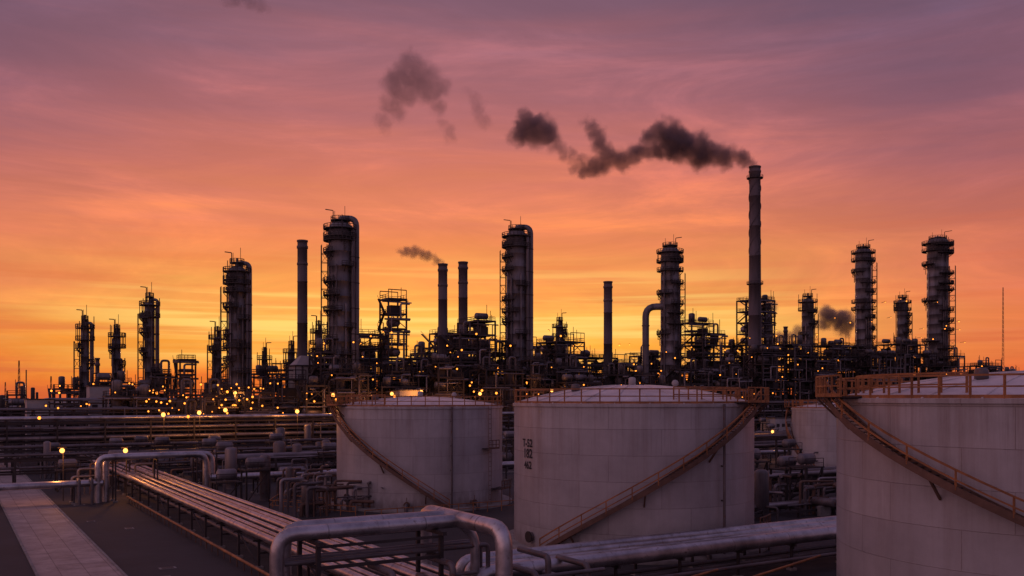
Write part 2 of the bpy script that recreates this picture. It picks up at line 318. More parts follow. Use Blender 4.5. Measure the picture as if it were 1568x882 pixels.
# ---------------------------------------------------------------- tanks
def tank(px,Yc,Rr,h,rise,stair,topang,extra=None,label=None):
    X=(px-784)/F*Yc; e=empty('storage_tank',(X,Yc,0)); th=math.atan2(-Yc,-X)
    tm=tankmat('tank_shell_paint',Rr,h,px*.37); rw=.11
    m=MB(); n=96
    m.lathe((0,0,0),[(Rr,.35),(Rr,h*.5),(Rr,h-.25)],n,tm); m.lathe((0,0,0),[(Rr+.02,h-.25),(Rr+.14,h-.25),(Rr+.14,h),(Rr-.02,h+.02)],n,tm,sm=False); m.build('shell',e,(0,0,0))
    m=MB(); m.lathe((0,0,0),[(Rr+1.3,0),(Rr+1.3,.3),(Rr+1.15,.38),(Rr*.9,.38)],n,'conc'); m.build('foundation_ring',e,(0,0,0))
    m=MB(); pr=[(Rr*(1-x/12),h+.02+rise*(1-(1-x/12)**2)) for x in range(12)]+[(.05,h+.02+rise)]
    m.lathe((0,0,0),pr,n,'roof')
    for i in range(24):
        a=2*math.pi*i/24
        for j in range(0,10):
            r0,z0=pr[j];r1,z1=pr[j+1]
            m.beam((r0*math.cos(a),r0*math.sin(a),z0+.02),(r1*math.cos(a),r1*math.sin(a),z1+.02),.1,'roof',h=.08)
    m.vessel((0,0,h+rise-.1),.9,.35,'white'); m.sph((Rr*.4,Rr*.2,h+rise*.85+.5),.35,'white'); m.cyl((Rr*.4,Rr*.2,h),(Rr*.4,Rr*.2,h+rise*.85+.4),.12,'white')
    m.vessel((-Rr*.5,-Rr*.3,h+rise*.6),.8,.4,'pipe'); m.build('roof',e,(0,0,0))
    m=MB(); m.arcrail((0,0,h),Rr-.1,0,2*math.pi,1.3,'rust',w=rw,step=1.7)
    a=th+math.radians(topang); m.annulus((0,0,h+.05),Rr-.1,Rr+1.3,a-.35,a+.35,.1,'grate'); m.arcrail((0,0,h+.1),Rr+1.3,a-.35,a+.35,1.35,'rust',w=rw,step=1.2)
    m.annulus((0,0,h+.08),Rr-1.3,Rr-.15,a-.9,a+.9,.08,'grate'); m.arcrail((0,0,h+.12),Rr-1.3,a-.9,a+.9,1.35,'rust',w=rw,step=1.4)
    for q in range(5):
        b_=a-.3+.15*q; m.beam((Rr*math.cos(b_),Rr*math.sin(b_),h-1.3),((Rr+1.3)*math.cos(b_),(Rr+1.3)*math.sin(b_),h),.1,'rustp')
    m.build('rim_railing',e,(0,0,0))
    a0,z0,a1,z1=stair; m=MB(); a0=th+math.radians(a0);a1=th+math.radians(a1); ns=int((z1-z0)/.2)
    ro=Rr+1.05; ri=Rr+.12; pr=None
    for i in range(ns+1):
        w=i/ns; a=a0+(a1-a0)*w; z=z0+(z1-z0)*w; ca,sa=math.cos(a),math.sin(a)
        m.box(((ri+ro)/2*ca,(ri+ro)/2*sa,z),(ro-ri,.28,.05),'grate',rz=a)
    n2=ns//3
    for i in range(n2+1):
        w=i/n2; a=a0+(a1-a0)*w; z=z0+(z1-z0)*w
        po=Vector((ro*math.cos(a),ro*math.sin(a),z)); pi=Vector((ri*math.cos(a),ri*math.sin(a),z))
        if pr is not None:
            m.beam(pr[0],po,.08,'rustp',h=.42); m.beam(pr[1],pi,.05,'rustp',h=.3)
            U=Vector((0,0,1.1)); m.beam(pr[0]+U,po+U,rw,'rust'); m.beam(pr[0]+U*.5,po+U*.5,rw*.8,'rust')
        if i%2==0: m.beam(po,po+Vector((0,0,1.1)),rw*.85,'rust')
        if i%6==3:
            m.beam(po-Vector((0,0,.15)),(Rr*math.cos(a),Rr*math.sin(a),z-1.3),.13,'rustp'); m.beam(po-Vector((0,0,.15)),(Rr*math.cos(a),Rr*math.sin(a),z-.15),.1,'rustp')
        pr=(po,pi)
    m.build('spiral_stair',e,(0,0,0))
    m=MB()
    if extra:
        for (ad,kind) in extra:
            a=th+math.radians(ad); ca,sa=math.cos(a),math.sin(a)
            if kind=='man':
                m.cyl((Rr*ca*.99,Rr*sa*.99,1.3),((Rr+.35)*ca,(Rr+.35)*sa,1.3),.42,'pipe',14); m.cyl(((Rr+.3)*ca,(Rr+.3)*sa,1.3),((Rr+.42)*ca,(Rr+.42)*sa,1.3),.52,'steel',14)
            if kind=='pipe':
                m.cyl(((Rr+.35)*ca,(Rr+.35)*sa,.4),((Rr+.35)*ca,(Rr+.35)*sa,h),.12,'pipe',8)
                for z in range(2,int(h),3): m.beam((Rr*ca,Rr*sa,z),((Rr+.4)*ca,(Rr+.4)*sa,z),.12,'steel')
            if kind=='plat':
                m.annulus((0,0,h*.58),Rr,Rr+1.2,a-.09,a+.09,.1,'grate',4); m.arcrail((0,0,h*.58),Rr+1.2,a-.09,a+.09,1.1,'rustp',w=.1,step=.7)
                m.ladder((Rr+.5)*ca,(Rr+.5)*sa,.4,h,ca,sa,'rustp',cage=False)
            if kind=='low':
                m.annulus((0,0,2.2),Rr,Rr+1.6,a-.12,a+.12,.1,'grate',4); m.arcrail((0,0,2.2),Rr+1.6,a-.12,a+.12,1.1,'rustp',w=.1,step=.7)
                for q in(-.11,.11): m.beam(((Rr+1.5)*math.cos(a+q),(Rr+1.5)*math.sin(a+q),0),((Rr+1.5)*math.cos(a+q),(Rr+1.5)*math.sin(a+q),2.2),.12,'rustp')
            if kind=='noz':
                m.path([(Rr*ca*.99,Rr*sa*.99,.9),((Rr+1.4)*ca,(Rr+1.4)*sa,.9),((Rr+1.4)*ca,(Rr+1.4)*sa,.1)],.22,'pipe',10)
                m.cyl(((Rr+.6)*ca,(Rr+.6)*sa,.9),((Rr+.8)*ca,(Rr+.8)*sa,.9),.4,'rustp',12); m.beam(((Rr+.7)*ca,(Rr+.7)*sa,.9),((Rr+.7)*ca,(Rr+.7)*sa,1.8),.08,'rustp')
    if m.v: m.build('fittings',e,(0,0,0))
    if label:
        try:
            m=MB()
            for txt,zc,ad,size in label:
                cu=bpy.data.curves.new('t','FONT'); cu.body=txt; cu.size=size; cu.align_x='CENTER'; cu.offset=.03; ot=bpy.data.objects.new('t',cu); scene.collection.objects.link(ot)
                bpy.context.view_layer.update(); me=bpy.data.meshes.new_from_object(ot.evaluated_get(bpy.context.evaluated_depsgraph_get()))
                ab=th+math.radians(ad); vs=[((Rr+.03)*math.cos(ab+v.co.x/Rr),(Rr+.03)*math.sin(ab+v.co.x/Rr),zc+v.co.y) for v in me.vertices]
                m.add(vs,[tuple(pp.vertices) for pp in me.polygons],'paint'); bpy.data.objects.remove(ot)
            m.build('stencilled_number',e,(0,0,0))
        except Exception as ex: print('label',ex)
    return e
tank(643.5,122,11.0,12.8,1.2,(17,.4,-74,12.8),-78,[(50,'plat'),(62,'low'),(20,'pipe'),(-55,'man'),(-8,'noz'),(35,'noz')])
tank(968,88.7,11.5,13.4,1.75,(-40,.4,65,13.4),72,[(-52,'man'),(30,'noz'),(42,'pipe'),(66,'low')],[('T-52',9.45,-56,1.0),('182',8.45,-55.5,1.15),('462',7.45,-55.5,.95)])
tank(1610,58,12.9,13.9,1.75,(63,.4,-65,13.9),-72,[(-20,'man'),(-50,'noz')])
tank(1283,165,8.0,12.0,.9,(-20,.4,-110,12.0),-115,[(20,'plat')])
# ---------------------------------------------------------------- pipe lines near
def pipesup(mb,u,v,z,half,axis,k='steel',dark=.18):
    if axis=='u':
        for e in(-half*.85,half*.85): mb.box((u+e,v,z/2),(dark,dark,z),k); mb.box((u+e,v,.1),(.6,.6,.2),'conc')
        mb.box((u,v,z-.09),(2*half,.2,.18),k)
    else:
        for e in(-half*.85,half*.85): mb.box((u,v+e,z/2),(dark,dark,z),k); mb.box((u,v+e,.1),(.6,.6,.2),'conc')
        mb.box((u,v,z-.09),(.2,2*half,.18),k)
def rings(mb,p,q,r,step,k,n=14,off=.5):
    p=Vector(p);q=Vector(q);d=(q-p);Ln=d.length;d.normalize();t=step*off
    while t<Ln:
        a=p+d*t; mb.cyl(a,a+d*.07,r+.014,k,n); t+=step
mb=MB(rot=ANG)
us=[21.6,22.75,23.8,24.9,26.0,27.05]; rs=[.31,.22,.24,.3,.22,.24]; zs=[2.4,2.4,2.4,2.4,2.4,2.4]
for i,(u,r,z) in enumerate(zip(us,rs,zs)):
    mb.path([(u,36,z+r+.06),(u,206,z+r+.06)],r,'alu',20); rings(mb,(u,36,z+r+.06),(u,206,z+r+.06),r,7.3,'band',20,.15+.14*i)
    for j in range(29): mb.box((u,38+j*6,z+.04),(.26,.5,.1),'steel')
for u,r in((22.2,.18),(23.3,.22),(25.4,.2)): mb.path([(u,36,1.35+r),(u,206,1.35+r)],r,'pipe',10)
mb.path([(20.3,36,.75),(20.3,130,.75)],.12,'rust',8)
for i in range(44): 
    mb.box((20.3,38+i*2.1,.32),(.08,.08,.64),'rustp')
for i in range(29):
    v=38+i*6; pipesup(mb,24.3,v,2.4,3.2,'u'); mb.box((24.3,v,1.27),(5.5,.16,.16),'steel')
    if i%3==0: mb.beam((21.6,v,.2),(21.6,v+6,2.2),.12,'steel')
mb.build('pipe_bundle')
mb=MB(rot=ANG)
for i,(v,r,z) in enumerate(((50.6,.55,2.1),(52.05,.36,2.2),(53.2,.30,2.2),(54.3,.36,2.2),(55.5,.44,2.2))):
    mb.path([(30.2 if v>51 else 28.6,v,0),(30.2 if v>51 else 28.6,v,z+r),(150,v,z+r)],r,'alu',22); rings(mb,(31.5,v,z+r),(150,v,z+r),r,6.1,'band',22,.2+.13*i)
for i in range(20): pipesup(mb,34+i*6,53.2,2.15,3.0,'v')
for v,z in((49.3,1.2),(51,1.0),(52.4,1.1)): mb.path([(31,v,0),(31,v,z),(140,v,z)],.16,'pipe',8)
for u0,c in((36,'rust'),(47,'rust'),(56,'rust')): mb.path([(u0,44.5,0),(u0,44.5,1.6),(u0+11,47.8,1.6)],.09,c,8)
mb.build('pipeline')
mb=MB(rot=ANG)
def near_loop(mb):
    A=[(16.6,51.9,0),(16.6,51.9,6.35),(27.3,51.9,6.35)]; A2=[(15.7,50.3,0),(15.7,50.3,6.25),(27.3,50.3,6.25)]
    B=[(27.3,55.2,2.5),(27.3,55.2,6.35),(27.3,44.9,6.35),(27.3,44.9,0)]
    for P in(A,A2): mb.path(P,.42,'alu',24,bend=1.1)
    mb.path(B,.5,'alu',24,bend=1.2)
    rings(mb,(18,51.9,6.35),(26.5,51.9,6.35),.42,3.1,'band',24); rings(mb,(17,50.3,6.25),(26.5,50.3,6.25),.42,3.1,'band',24)
    rings(mb,(27.3,44.9,.5),(27.3,44.9,5),.5,2.2,'band',24); rings(mb,(27.3,54,6.35),(27.3,46,6.35),.5,2.6,'band',24)
    for u,v in((16.6,51.9),(15.7,50.3)):
        rings(mb,(u,v,.5),(u,v,5),.42,2.1,'band',24); mb.cyl((u,v,3.0),(u,v,3.16),.62,'pipe',20); mb.cyl((u,v,3.2),(u,v,3.36),.62,'pipe',20)
    mb.cyl((27.3,44.9,3.0),(27.3,44.9,3.16),.72,'pipe',20); mb.cyl((27.3,44.9,3.2),(27.3,44.9,3.36),.72,'pipe',20)
    mb.path([(28.6,50.6,2.65),(28.6,50.6,5.2),(27.3,50.6,6.2)],.3,'alu',14)
    for u in(17.8,25.6):
        for v in(49.5,52.7): mb.box((u,v,2.9),(.24,.24,5.8),'steel')
        mb.box((u,51.1,5.72),(.26,4.2,.24),'steel'); mb.box((u,51.1,4.3),(.16,3.4,.16),'steel')
    for v in(49.5,52.7):
        mb.box((21.7,v,4.3),(8,.16,.2),'steel'); mb.box((21.7,v,5.5),(8,.14,.16),'steel')
    for v,u,z in((51.5,20,4.45),(50.5,22,4.45),(52.2,18.5,4.45)): mb.path([(16,v,z+.1),(29.5,v,z+.1),(29.5,v,0)],.15,'pipe',10)
near_loop(mb); mb.build('pipe_expansion_loop')
def valve(mb,u,v,z,r=.22):
    mb.cyl((u,v,z-.45),(u,v,z+.45),r*1.0,'pipe',12); mb.cyl((u,v,z-.5),(u,v,z-.4),r*1.7,'steel',12); mb.cyl((u,v,z+.4),(u,v,z+.5),r*1.7,'steel',12)
    mb.sph((u,v,z),r*1.7,'rustp',12,8); mb.beam((u,v,z),(u-.1,v-1.0,z+.1),.08,'steel')
    pts=[(u-.1+.35*math.cos(a),v-1.0,z+.1+.35*math.sin(a)) for a in[i*math.pi/6 for i in range(13)]]
    for i in range(12): mb.beam(pts[i],pts[i+1],.06,'rust')
    mb.beam(pts[0],pts[6],.05,'rust'); mb.beam(pts[3],pts[9],.05,'rust')
mb=MB(rot=ANG)
for i,(u,v) in enumerate([(18.6,47.5),(20.0,47.8),(21.4,47.2),(22.8,48.2),(24.2,46.4),(25.6,48),(29.3,47),(30.6,46.5),(32,47.3),(33.5,46.6),(35,47.2)]):
    h=2.4+.8*(i%3); mb.path([(u,v,0),(u,v,h),(u,v+3.4,h)],.2,'pipe' if i%3 else 'alud',12); valve(mb,u,v,1.3+.5*(i%3))
    if i%2: mb.path([(u,v,h-.6),(u+1.6,v,h-.6)],.12,'pipe',8)
for z in(.6,1.1,2.9): mb.path([(17,46.8,z),(36,46.8,z)],.14,'pipe',8)
mb.rail((18,46,0),(34,46,0),1.1,'rustp',.06); mb.build('valve_manifold')
mb=MB(rot=ANG)
for dv,r in((-.55,.42),(.55,.42)):
    v=132+dv
    mb.path([(-60,v,2.6),(17.5,v,2.6)],r,'alu',14); mb.path([(31.4,v,2.6),(150,v,2.6)],r,'alu',14)
    mb.path([(17.5+dv,v,0),(17.5+dv,v,6.0),(31.4+dv,v,6.0),(31.4+dv,v,0)],r+.02,'alu',14,bend=1.3); rings(mb,(19,v,6),(30,v,6),r,3.3,'band')
    rings(mb,(-60,v,2.6),(17,v,2.6),r,5,'band'); rings(mb,(32,v,2.6),(150,v,2.6),r,5,'band')
for i in range(35): 
    u=-58+i*6
    if not(18<u<31) and not (5<u<12.5): pipesup(mb,u,132,2.2,1.3,'v')
for u in(19,24.3,29.5): pipesup(mb,u,132,5.55,1.4,'v')
for u in(14.5,16,33): mb.path([(u,129.8,0),(u,129.8,3.2),(u,131.5,3.2)],.2,'pipe',10)
mb.build('pipeline')
# ---------------------------------------------------------------- pipe racks
def rack(name,u0,u1,v,wd,tiers,bay=8,seed=1,dens=.8,k='steel',top='alud',risers=.3,n=8,pt=.45,first=None):
    R=random.Random(seed); mb=MB(rot=ANG); H=tiers[-1]
    nb=int((u1-u0)/bay)
    for i in range(nb+1):
        u=u0+i*bay
        for e in(-wd/2,wd/2): mb.box((u,v+e,H/2),(.3,.3,H),k)
        for z in tiers: mb.box((u,v,z-.15),(.28,wd,.3),k)
        if i<nb and i%4==0:
            for e in(-wd/2,wd/2): mb.beam((u,v+e,.2),(u+bay,v+e,tiers[0]),.16,k)
        if R.random()<risers:
            z=R.choice(tiers); uu=u+R.uniform(1,bay-1); vv=v-wd/2-R.uniform(.3,2); r=R.uniform(.12,.3)
            mb.path([(uu,vv,0),(uu,vv,z+r+.2),(uu,v+R.uniform(-1,1),z+r+.2)],r,'pipe',8)
    for z in tiers:
        for e in(-wd/2,wd/2): mb.box(((u0+u1)/2,v+e,z-.5),(u1-u0,.16,.3),k)
        e=-wd/2+.4
        if first and z==tiers[-1]:
            mb.path([(u0,v+e+.1,z+.45),(u1,v+e+.1,z+.45)],.45,'alu',12); e+=1.1
        while e<wd/2-.3:
            r=R.choice([.12,.16,.2,.25,.32,.4])
            if R.random()<dens:
                a=u0 if R.random()<.5 else R.uniform(u0,u1-20); bb=u1 if R.random()<.5 else R.uniform(a+10,u1)
                mb.path([(a,v+e+r,z+r),(bb,v+e+r,z+r)],r,top if (R.random()<pt) else 'pipe',n)
            e+=2*r+.18
    return mb.build(name)
rack('pipe_rack',-80,190,210,7,[5.2,7.3,9.2],9,3,.85,first=True)
rack('pipe_rack',-80,200,226,6,[6,8.5,11],8,4,.8)
rack('pipe_rack',-60,120,188,4,[3.2,4.6],7,5,.7,pt=.25)
rack('pipe_rack',-40,90,165,5,[2.4,4.4],7,6,.55,risers=.6,pt=.2)
rack('pipe_rack',34,70,150,4,[2.2,3.8],6,7,.8,risers=.7)
rack('pipe_rack',-60,3,152,3,[1.8],6,17,.8,risers=.7,pt=.2)
rack('pipe_rack',78,200,94,3.5,[2.4],6,8,.9,first=True)
rack('pipe_rack',74,180,84,3.5,[1.6,3.4],6,9,.9,risers=.6)
rack('pipe_rack',72,150,74,3.5,[1.2],6,10,.9,risers=.6)
rack('pipe_rack',120,260,125,5,[4.5,6.3],8,11,.8)
rack('pipe_rack',100,300,150,5,[3,5.3],8,12,.8)
rack('pipe_rack',140,420,216,7,[6,9,12],9,13,.8)
rack('pipe_rack',-120,60,250,6,[5,8],9,14,.8)
rack('pipe_rack',-160,100,300,6,[6,9],10,15,.8)
rack('pipe_rack',84,262,249,7,[8,14,20,25],8,18,.5,risers=.6)
rack('pipe_rack',230,400,252,7,[8,14,19,23],8,19,.5,risers=.6)
rack('pipe_rack',20,90,238,6,[6,10,13],8,20,.6,risers=.6)
# ---------------------------------------------------------------- process units
def unit(px,v,wpx,topy,depth=12,seed=0,name='process_structure',full=False):
    R=random.Random(seed*31+5); X,Y=at(px,v); H=zat(topy,Y); Wt=wpx*Y/F
    depth=min(depth,Wt*.75); W=max(4,(Wt-depth*.53)/.85)
    mb=MB((X,Y,0),ANG); nx=max(1,round(W/5)); ny=2 if depth>8 else 1; nl=max(2,round(H/4.2)); lh=H/nl; bx=W/nx; by=depth/ny
    hb=[[nl if full else max(1,nl-int(abs(R.gauss(0,1.3)))) for j in range(ny)] for i in range(nx)]
    hb[R.randrange(nx)][R.randrange(ny)]=nl
    x0,y0=-W/2,-depth/2
    S='steel'
    for i in range(nx):
        for j in range(ny):
            a,b=x0+i*bx,y0+j*by; c,d=a+bx,b+by; h=hb[i][j]
            for (p,q) in((a,b),(c,b),(a,d),(c,d)): mb.box((p+.01*i,q+.01*j,h*lh/2),(.4,.4,h*lh),S)
            for l in range(1,h+1):
                z=l*lh
                mb.beam((a,b,z-.2),(c,b,z-.2),.28,S,h=.45); mb.beam((a,d,z-.2),(c,d,z-.2),.28,S,h=.45)
                mb.beam((a,b,z-.2),(a,d,z-.2),.28,S,h=.45); mb.beam((c,b,z-.2),(c,d,z-.2),.28,S,h=.45)
                if R.random()<.7 or l==h:
                    mb.box(((a+c)/2,(b+d)/2,z+.02),(bx-.1,by-.1,.08),'grate')
                    for (p,q) in(((a,b),(c,b)),((c,b),(c,d)),((c,d),(a,d)),((a,d),(a,b))):
                        if R.random()<.8: mb.rail((p[0],p[1],z),(q[0],q[1],z),1.1,S,.12,1.6)
                if R.random()<.4:
                    mb.beam((a,b,z-lh),(c,b,z),.18,S)
                    if R.random()<.5: mb.beam((c,b,z-lh),(a,b,z),.18,S)
                if R.random()<.25: mb.beam((a,b,z-lh),(a,d,z),.16,S)
                t=R.random(); mx,my=(a+c)/2,(b+d)/2; zz_=z-lh+.1
                if t<.25 and bx>3: mb.drum((mx,my,zz_+1.5),R.randrange(2),min(bx,by)*.8,min(1.2,by*.3),R.choice(['jacket','alud','pipe']))
                elif t<.42: mb.vessel((mx,my,zz_),lh*.9,min(1.3,bx*.25),R.choice(['jacket','pipe']))
                elif t<.62:
                    for q in range(3): mb.drum((mx,b+by*(.25+.25*q),zz_+.9),0,bx*.8,.4,'pipe',8)
                elif t<.8: mb.box((mx,my,zz_+1.1),(bx*.5,by*.5,2.2),'steel')
                for q in range(R.randrange(2,7)):
                    r=R.choice([.12,.15,.2,.3]); yy=b+R.uniform(-.6,.8); xx_=R.uniform(a,c); zr=z-R.uniform(.5,1.8)
                    if R.random()<.5: mb.path([(a-R.uniform(0,2),yy,zr),(c+R.uniform(0,2),yy,zr)],r,R.choice(['alud','pipe','pipe']),6)
                    else: mb.path([(xx_,yy,max(0,zr-lh*R.randint(0,2))),(xx_,yy,zr),(min(xx_+R.uniform(1,4),c+1),yy,zr)],r,R.choice(['alud','pipe']),6)
            z=h*lh
            t=R.random(); mx,my=(a+c)/2,(b+d)/2
            if t<.25: mb.vessel((mx,my,z),R.uniform(2,4.0),min(1.2,bx*.22),'jacket')
            elif t<.42: mb.drum((mx,my,z+1.4),0,bx*.6,.95,'jacket')
            elif t<.6:
                mb.path([(mx,my,z),(mx,my,z+3.5),(mx+2,my,z+3.5),(mx+2,my,z-3)],.32,'pipe',8)
            elif t<.75:
                hh=R.uniform(2.2,3.2)
                for (p,q) in((a,b),(c,b),(a,d),(c,d)): mb.beam((p,q,z),(p,q,z+hh),.2,S)
                mb.beam((a,b,z+hh),(c,b,z+hh),.25,S); mb.beam((a,d,z+hh),(c,d,z+hh),.25,S)
            for q in range(R.randrange(0,4)):
                xx_=R.uniform(a,c); mb.cyl((xx_,b,z),(xx_,b,z+R.uniform(1.5,5)),.09,S,5)
    for l in range(hb[0][0]):
        s=1 if l%2 else -1
        mb.beam((x0-.8,-s*depth*.35,l*lh),(x0-.8,s*depth*.35,(l+1)*lh),.7,'grate',h=.18); mb.beam((x0-1.2,-s*depth*.35,l*lh+1),(x0-1.2,s*depth*.35,(l+1)*lh+1),.09,S)
    return mb.build(name)
units=[(602,234,42,458,9),(716,236,85,492,14),(556,240,56,512,12),(640,262,70,540,12),(765,246,80,522,12),(858,246,72,524,12),(505,232,66,540,12),(905,262,80,548,12),(960,246,70,556,12),(1076,240,64,494,12),(1000,250,70,545,12),(1157,250,54,460,11),(1215,236,70,528,12),(1285,242,110,530,14),(1385,240,90,528,12),(1440,230,70,545,12),(1500,236,90,560,12),(466,246,50,562,12),(410,250,60,572,12),(345,250,70,580,12),(285,256,30,550,8),(232,262,66,572,12),(170,268,70,585,12),(105,280,60,595,12),(1120,262,60,530,12),(680,224,60,556,10),(820,228,70,552,10),(940,224,90,574,10),(600,224,80,568,10),(1050,226,80,566,10),(1545,250,70,572,12),(390,222,60,600,9),(300,222,90,604,9),(200,230,90,606,9),(480,222,50,590,8),(40,300,70,604,12),
(530,222,70,572,9),(650,228,60,548,9),(760,222,80,566,9),(880,222,80,562,9),(990,222,80,572,9),(690,270,90,512,12),(830,272,80,530,12),(1110,224,70,558,9),(1170,236,60,540,9),(1340,232,80,545,10),(1250,232,50,552,9),(550,262,60,530,10),(440,236,60,580,10)]
for i,(px,v,wp,ty,dp) in enumerate(units): unit(px,v,wp,ty,dp,i,full=(wp<56))
# ---------------------------------------------------------------- towers
def tower(px,v,topy,bodypx,side=-1,seed=0,over=True,spacing=4.0,topdeck=True,pipes=5):
    R=random.Random(seed+100); X,Y=at(px,v); r=bodypx*Y/F/2; H=zat(topy,Y)-3.0; th=math.atan2(-Y,-X)
    mb=MB((X,Y,0)); k='jacket'; big=bodypx>20
    prof=[(r*1.12,0),(r*1.12,3),(r,4.5)]; z=4.5
    while z<H-r*1.2-2:
        z+=4.1; prof+=[(r,z-.1),(r+.04,z-.08),(r+.04,z),(r,z+.02)]
    zt=H-r*.7; prof+=[(r,zt),(r*.93,zt+r*.3),(r*.7,zt+r*.55),(r*.35,zt+r*.68),(.05,zt+r*.7)]
    mb.lathe((0,0,0),prof,24,k)
    wd=max(1.3,r*.45)
    def scr(a): return th+math.radians(a)
    z=9; i=0
    while z<H-2.5:
        c=scr(side*R.choice([62,75,90])) if i%4!=3 else scr(-side*70); half=R.uniform(.9,1.5)
        if R.random()<.15: half=2.9
        mb.annulus((0,0,z),r,r+wd,c-half,c+half,.24,'grate'); mb.arcrail((0,0,z),r+wd,c-half,c+half,1.2,'steel',w=.15,step=1.2)
        for q in(-.8,-.4,0,.4,.8):
            a=c+half*q; mb.beam((r*math.cos(a),r*math.sin(a),z-1.5),((r+wd)*math.cos(a),(r+wd)*math.sin(a),z),.18,'steel')
        a=c-half*.5*side; ca,sa=math.cos(a),math.sin(a)
        mb.ladder((r+.45)*ca,(r+.45)*sa,max(2,z-spacing),z+1,ca,sa,'steel',w=.12)
        a=c; mb.cyl((r*math.cos(a),r*math.sin(a),z+1),((r+.6)*math.cos(a),(r+.6)*math.sin(a),z+1),.4,'pipe',8)
        if R.random()<.4:
            a=c+half*.4; mb.box(((r+wd*.6)*math.cos(a),(r+wd*.6)*math.sin(a),z+.8),(.7,.7,1.2),'steel')
        z+=spacing*R.uniform(.75,1.25); i+=1
    # open steel lattice (pipe support / stair frame) standing beside the shell
    if bodypx>11:
        a=scr(side*84); ca,sa=math.cos(a),math.sin(a); tx,ty=-sa,ca; hw=.9 if big else .6
        r0,r1=r+.25,r+wd+(.55 if big else .3); Ht=H*R.uniform(.80,.93)
        C=[(r0*ca+tx*e,r0*sa+ty*e) for e in(-hw,hw)]+[(r1*ca+tx*e,r1*sa+ty*e) for e in(hw,-hw)]
        for (x,y) in C: mb.beam((x,y,0),(x,y,Ht),.17,'steel')
        z=2.5; j=0
        while z<Ht-2:
            for q in range(4):
                p,q2=C[q],C[(q+1)%4]; mb.beam((p[0],p[1],z),(q2[0],q2[1],z),.13,'steel')
                if (q+j)%2: mb.beam((p[0],p[1],z),(q2[0],q2[1],z+2.4),.09,'steel')
            z+=2.4; j+=1
    if topdeck:
        z=H-r*.75; mb.annulus((0,0,z),r*.9,r+wd,0,2*math.pi,.25,'grate',20); mb.arcrail((0,0,z),r+wd,0,2*math.pi,1.2,'steel',w=.15,step=1.1)
        mb.annulus((0,0,z-3.2),r*.9,r+wd,0,2*math.pi,.22,'grate',20); mb.arcrail((0,0,z-3.2),r+wd,0,2*math.pi,1.2,'steel',w=.14,step=1.1)
        for q in range(8):
            a=q*math.pi/4+.3; mb.beam(((r+wd*.9)*math.cos(a),(r+wd*.9)*math.sin(a),z-3.2),((r+wd*.9)*math.cos(a),(r+wd*.9)*math.sin(a),z+R.choice([0,0,2.2,3.4])),.16,'steel')
            mb.beam((r*.8*math.cos(a),r*.8*math.sin(a),z),(r*.8*math.cos(a),r*.8*math.sin(a),z+2.4),.14,'steel')
        mb.annulus((0,0,z+2.3),r*.3,r*.85,0,2*math.pi,.16,'grate',14); mb.arcrail((0,0,z+2.4),r*.82,0,2*math.pi,1.1,'steel',w=.13,step=1.0)
        a=scr(side*60); mb.path([(r*.7*math.cos(a),r*.7*math.sin(a),z),(r*.7*math.cos(a),r*.7*math.sin(a),z+5),((r+wd)*math.cos(a),(r+wd)*math.sin(a),z+5)],.13,'steel',6)
        mb.cyl((0,0,z),(0,0,z+3.8),.3,'pipe',8); mb.box((r*.3,r*.2,z+1.2),(r*.6,r*.5,2.2),'steel')
        mb.cyl((r*.4,0,z),(r*.4,0,z+6.5),.07,'steel',5); mb.cyl((-r*.5,.2,z),(-r*.5,.2,z+5.2),.07,'steel',5)
    if over:
        pr=max(.4,r*.27)
        for j,(da,fz,fr) in enumerate(((84,.8,1),(58,-1.6,.62))):
            a=scr(-side*da); p2=pr*fr; R2=r+p2+.35; ex,ey=R2*math.cos(a),R2*math.sin(a)
            mb.path([(0,0,H-r*.5),(0,0,H+fz),(ex,ey,H+fz),(ex,ey,6),(ex*1.6,ey*1.6,6)],p2,k,14,bend=r*.9)
            for zz_ in range(10,int(H-3),7): mb.beam((0,0,zz_),(ex,ey,zz_),.3,'steel'); mb.cyl((ex,ey,zz_),(ex,ey,zz_+.25),p2+.08,'steel',14)
    for q in range(pipes if big else 2):
        a=scr(R.uniform(-70,70)); pr=R.choice([.14,.2,.28]); rr_=r+pr+.25; zz_=H*R.uniform(.6,.97); ca,sa=math.cos(a),math.sin(a)
        mb.path([(r*.9*ca,r*.9*sa,zz_),(rr_*ca,rr_*sa,zz_),(rr_*ca,rr_*sa,3)],pr,R.choice(['alud','pipe','pipe']),8)
    return mb.build('distillation_column')
T=[(521,236,322,35,-1,1,True),(791,236,337,31,-1,2,True),(1026,236,364,28,1,3,False),(1322,238,368,24,1,4,False),(1436,238,352,31,1,5,False),(363,240,390,26,-1,6,True),
(229,262,446,15,-1,7,True),(130,270,482,12,-1,8,True),(179,280,496,11,-1,9,False),(333,262,499,12,-1,10,False),(1237,240,445,18,1,11,False),(1382,246,448,16,1,12,False),
(857,256,484,12,1,13,False),(488,250,490,12,-1,14,False),(446,262,521,11,1,15,False),(405,262,532,9,1,16,False),(590,262,500,11,-1,17,False),(1176,262,470,13,1,18,False),(1075,262,505,13,1,19,True),(740,262,520,13,1,20,True)]
for a in T: tower(a[0],a[1],a[2],a[3],a[4],a[5],a[6],spacing=3.8 if a[3]>18 else 4.4)
X,Y=at(1026,236); s=Y/F
mb=MB((X,Y,0)); mb.path([(-2*s,-1,zat(470,Y)),(-38*s,-1,zat(470,Y)),(-38*s,-1,4)],5.2*s,'jacket',18,bend=3.6); 
for y in(500,530,560): mb.cyl((-38*s,-1,zat(y,Y)),(-38*s,-1,zat(y,Y)+.4),6.0*s,'pipe',18)
mb.build('vapour_duct')
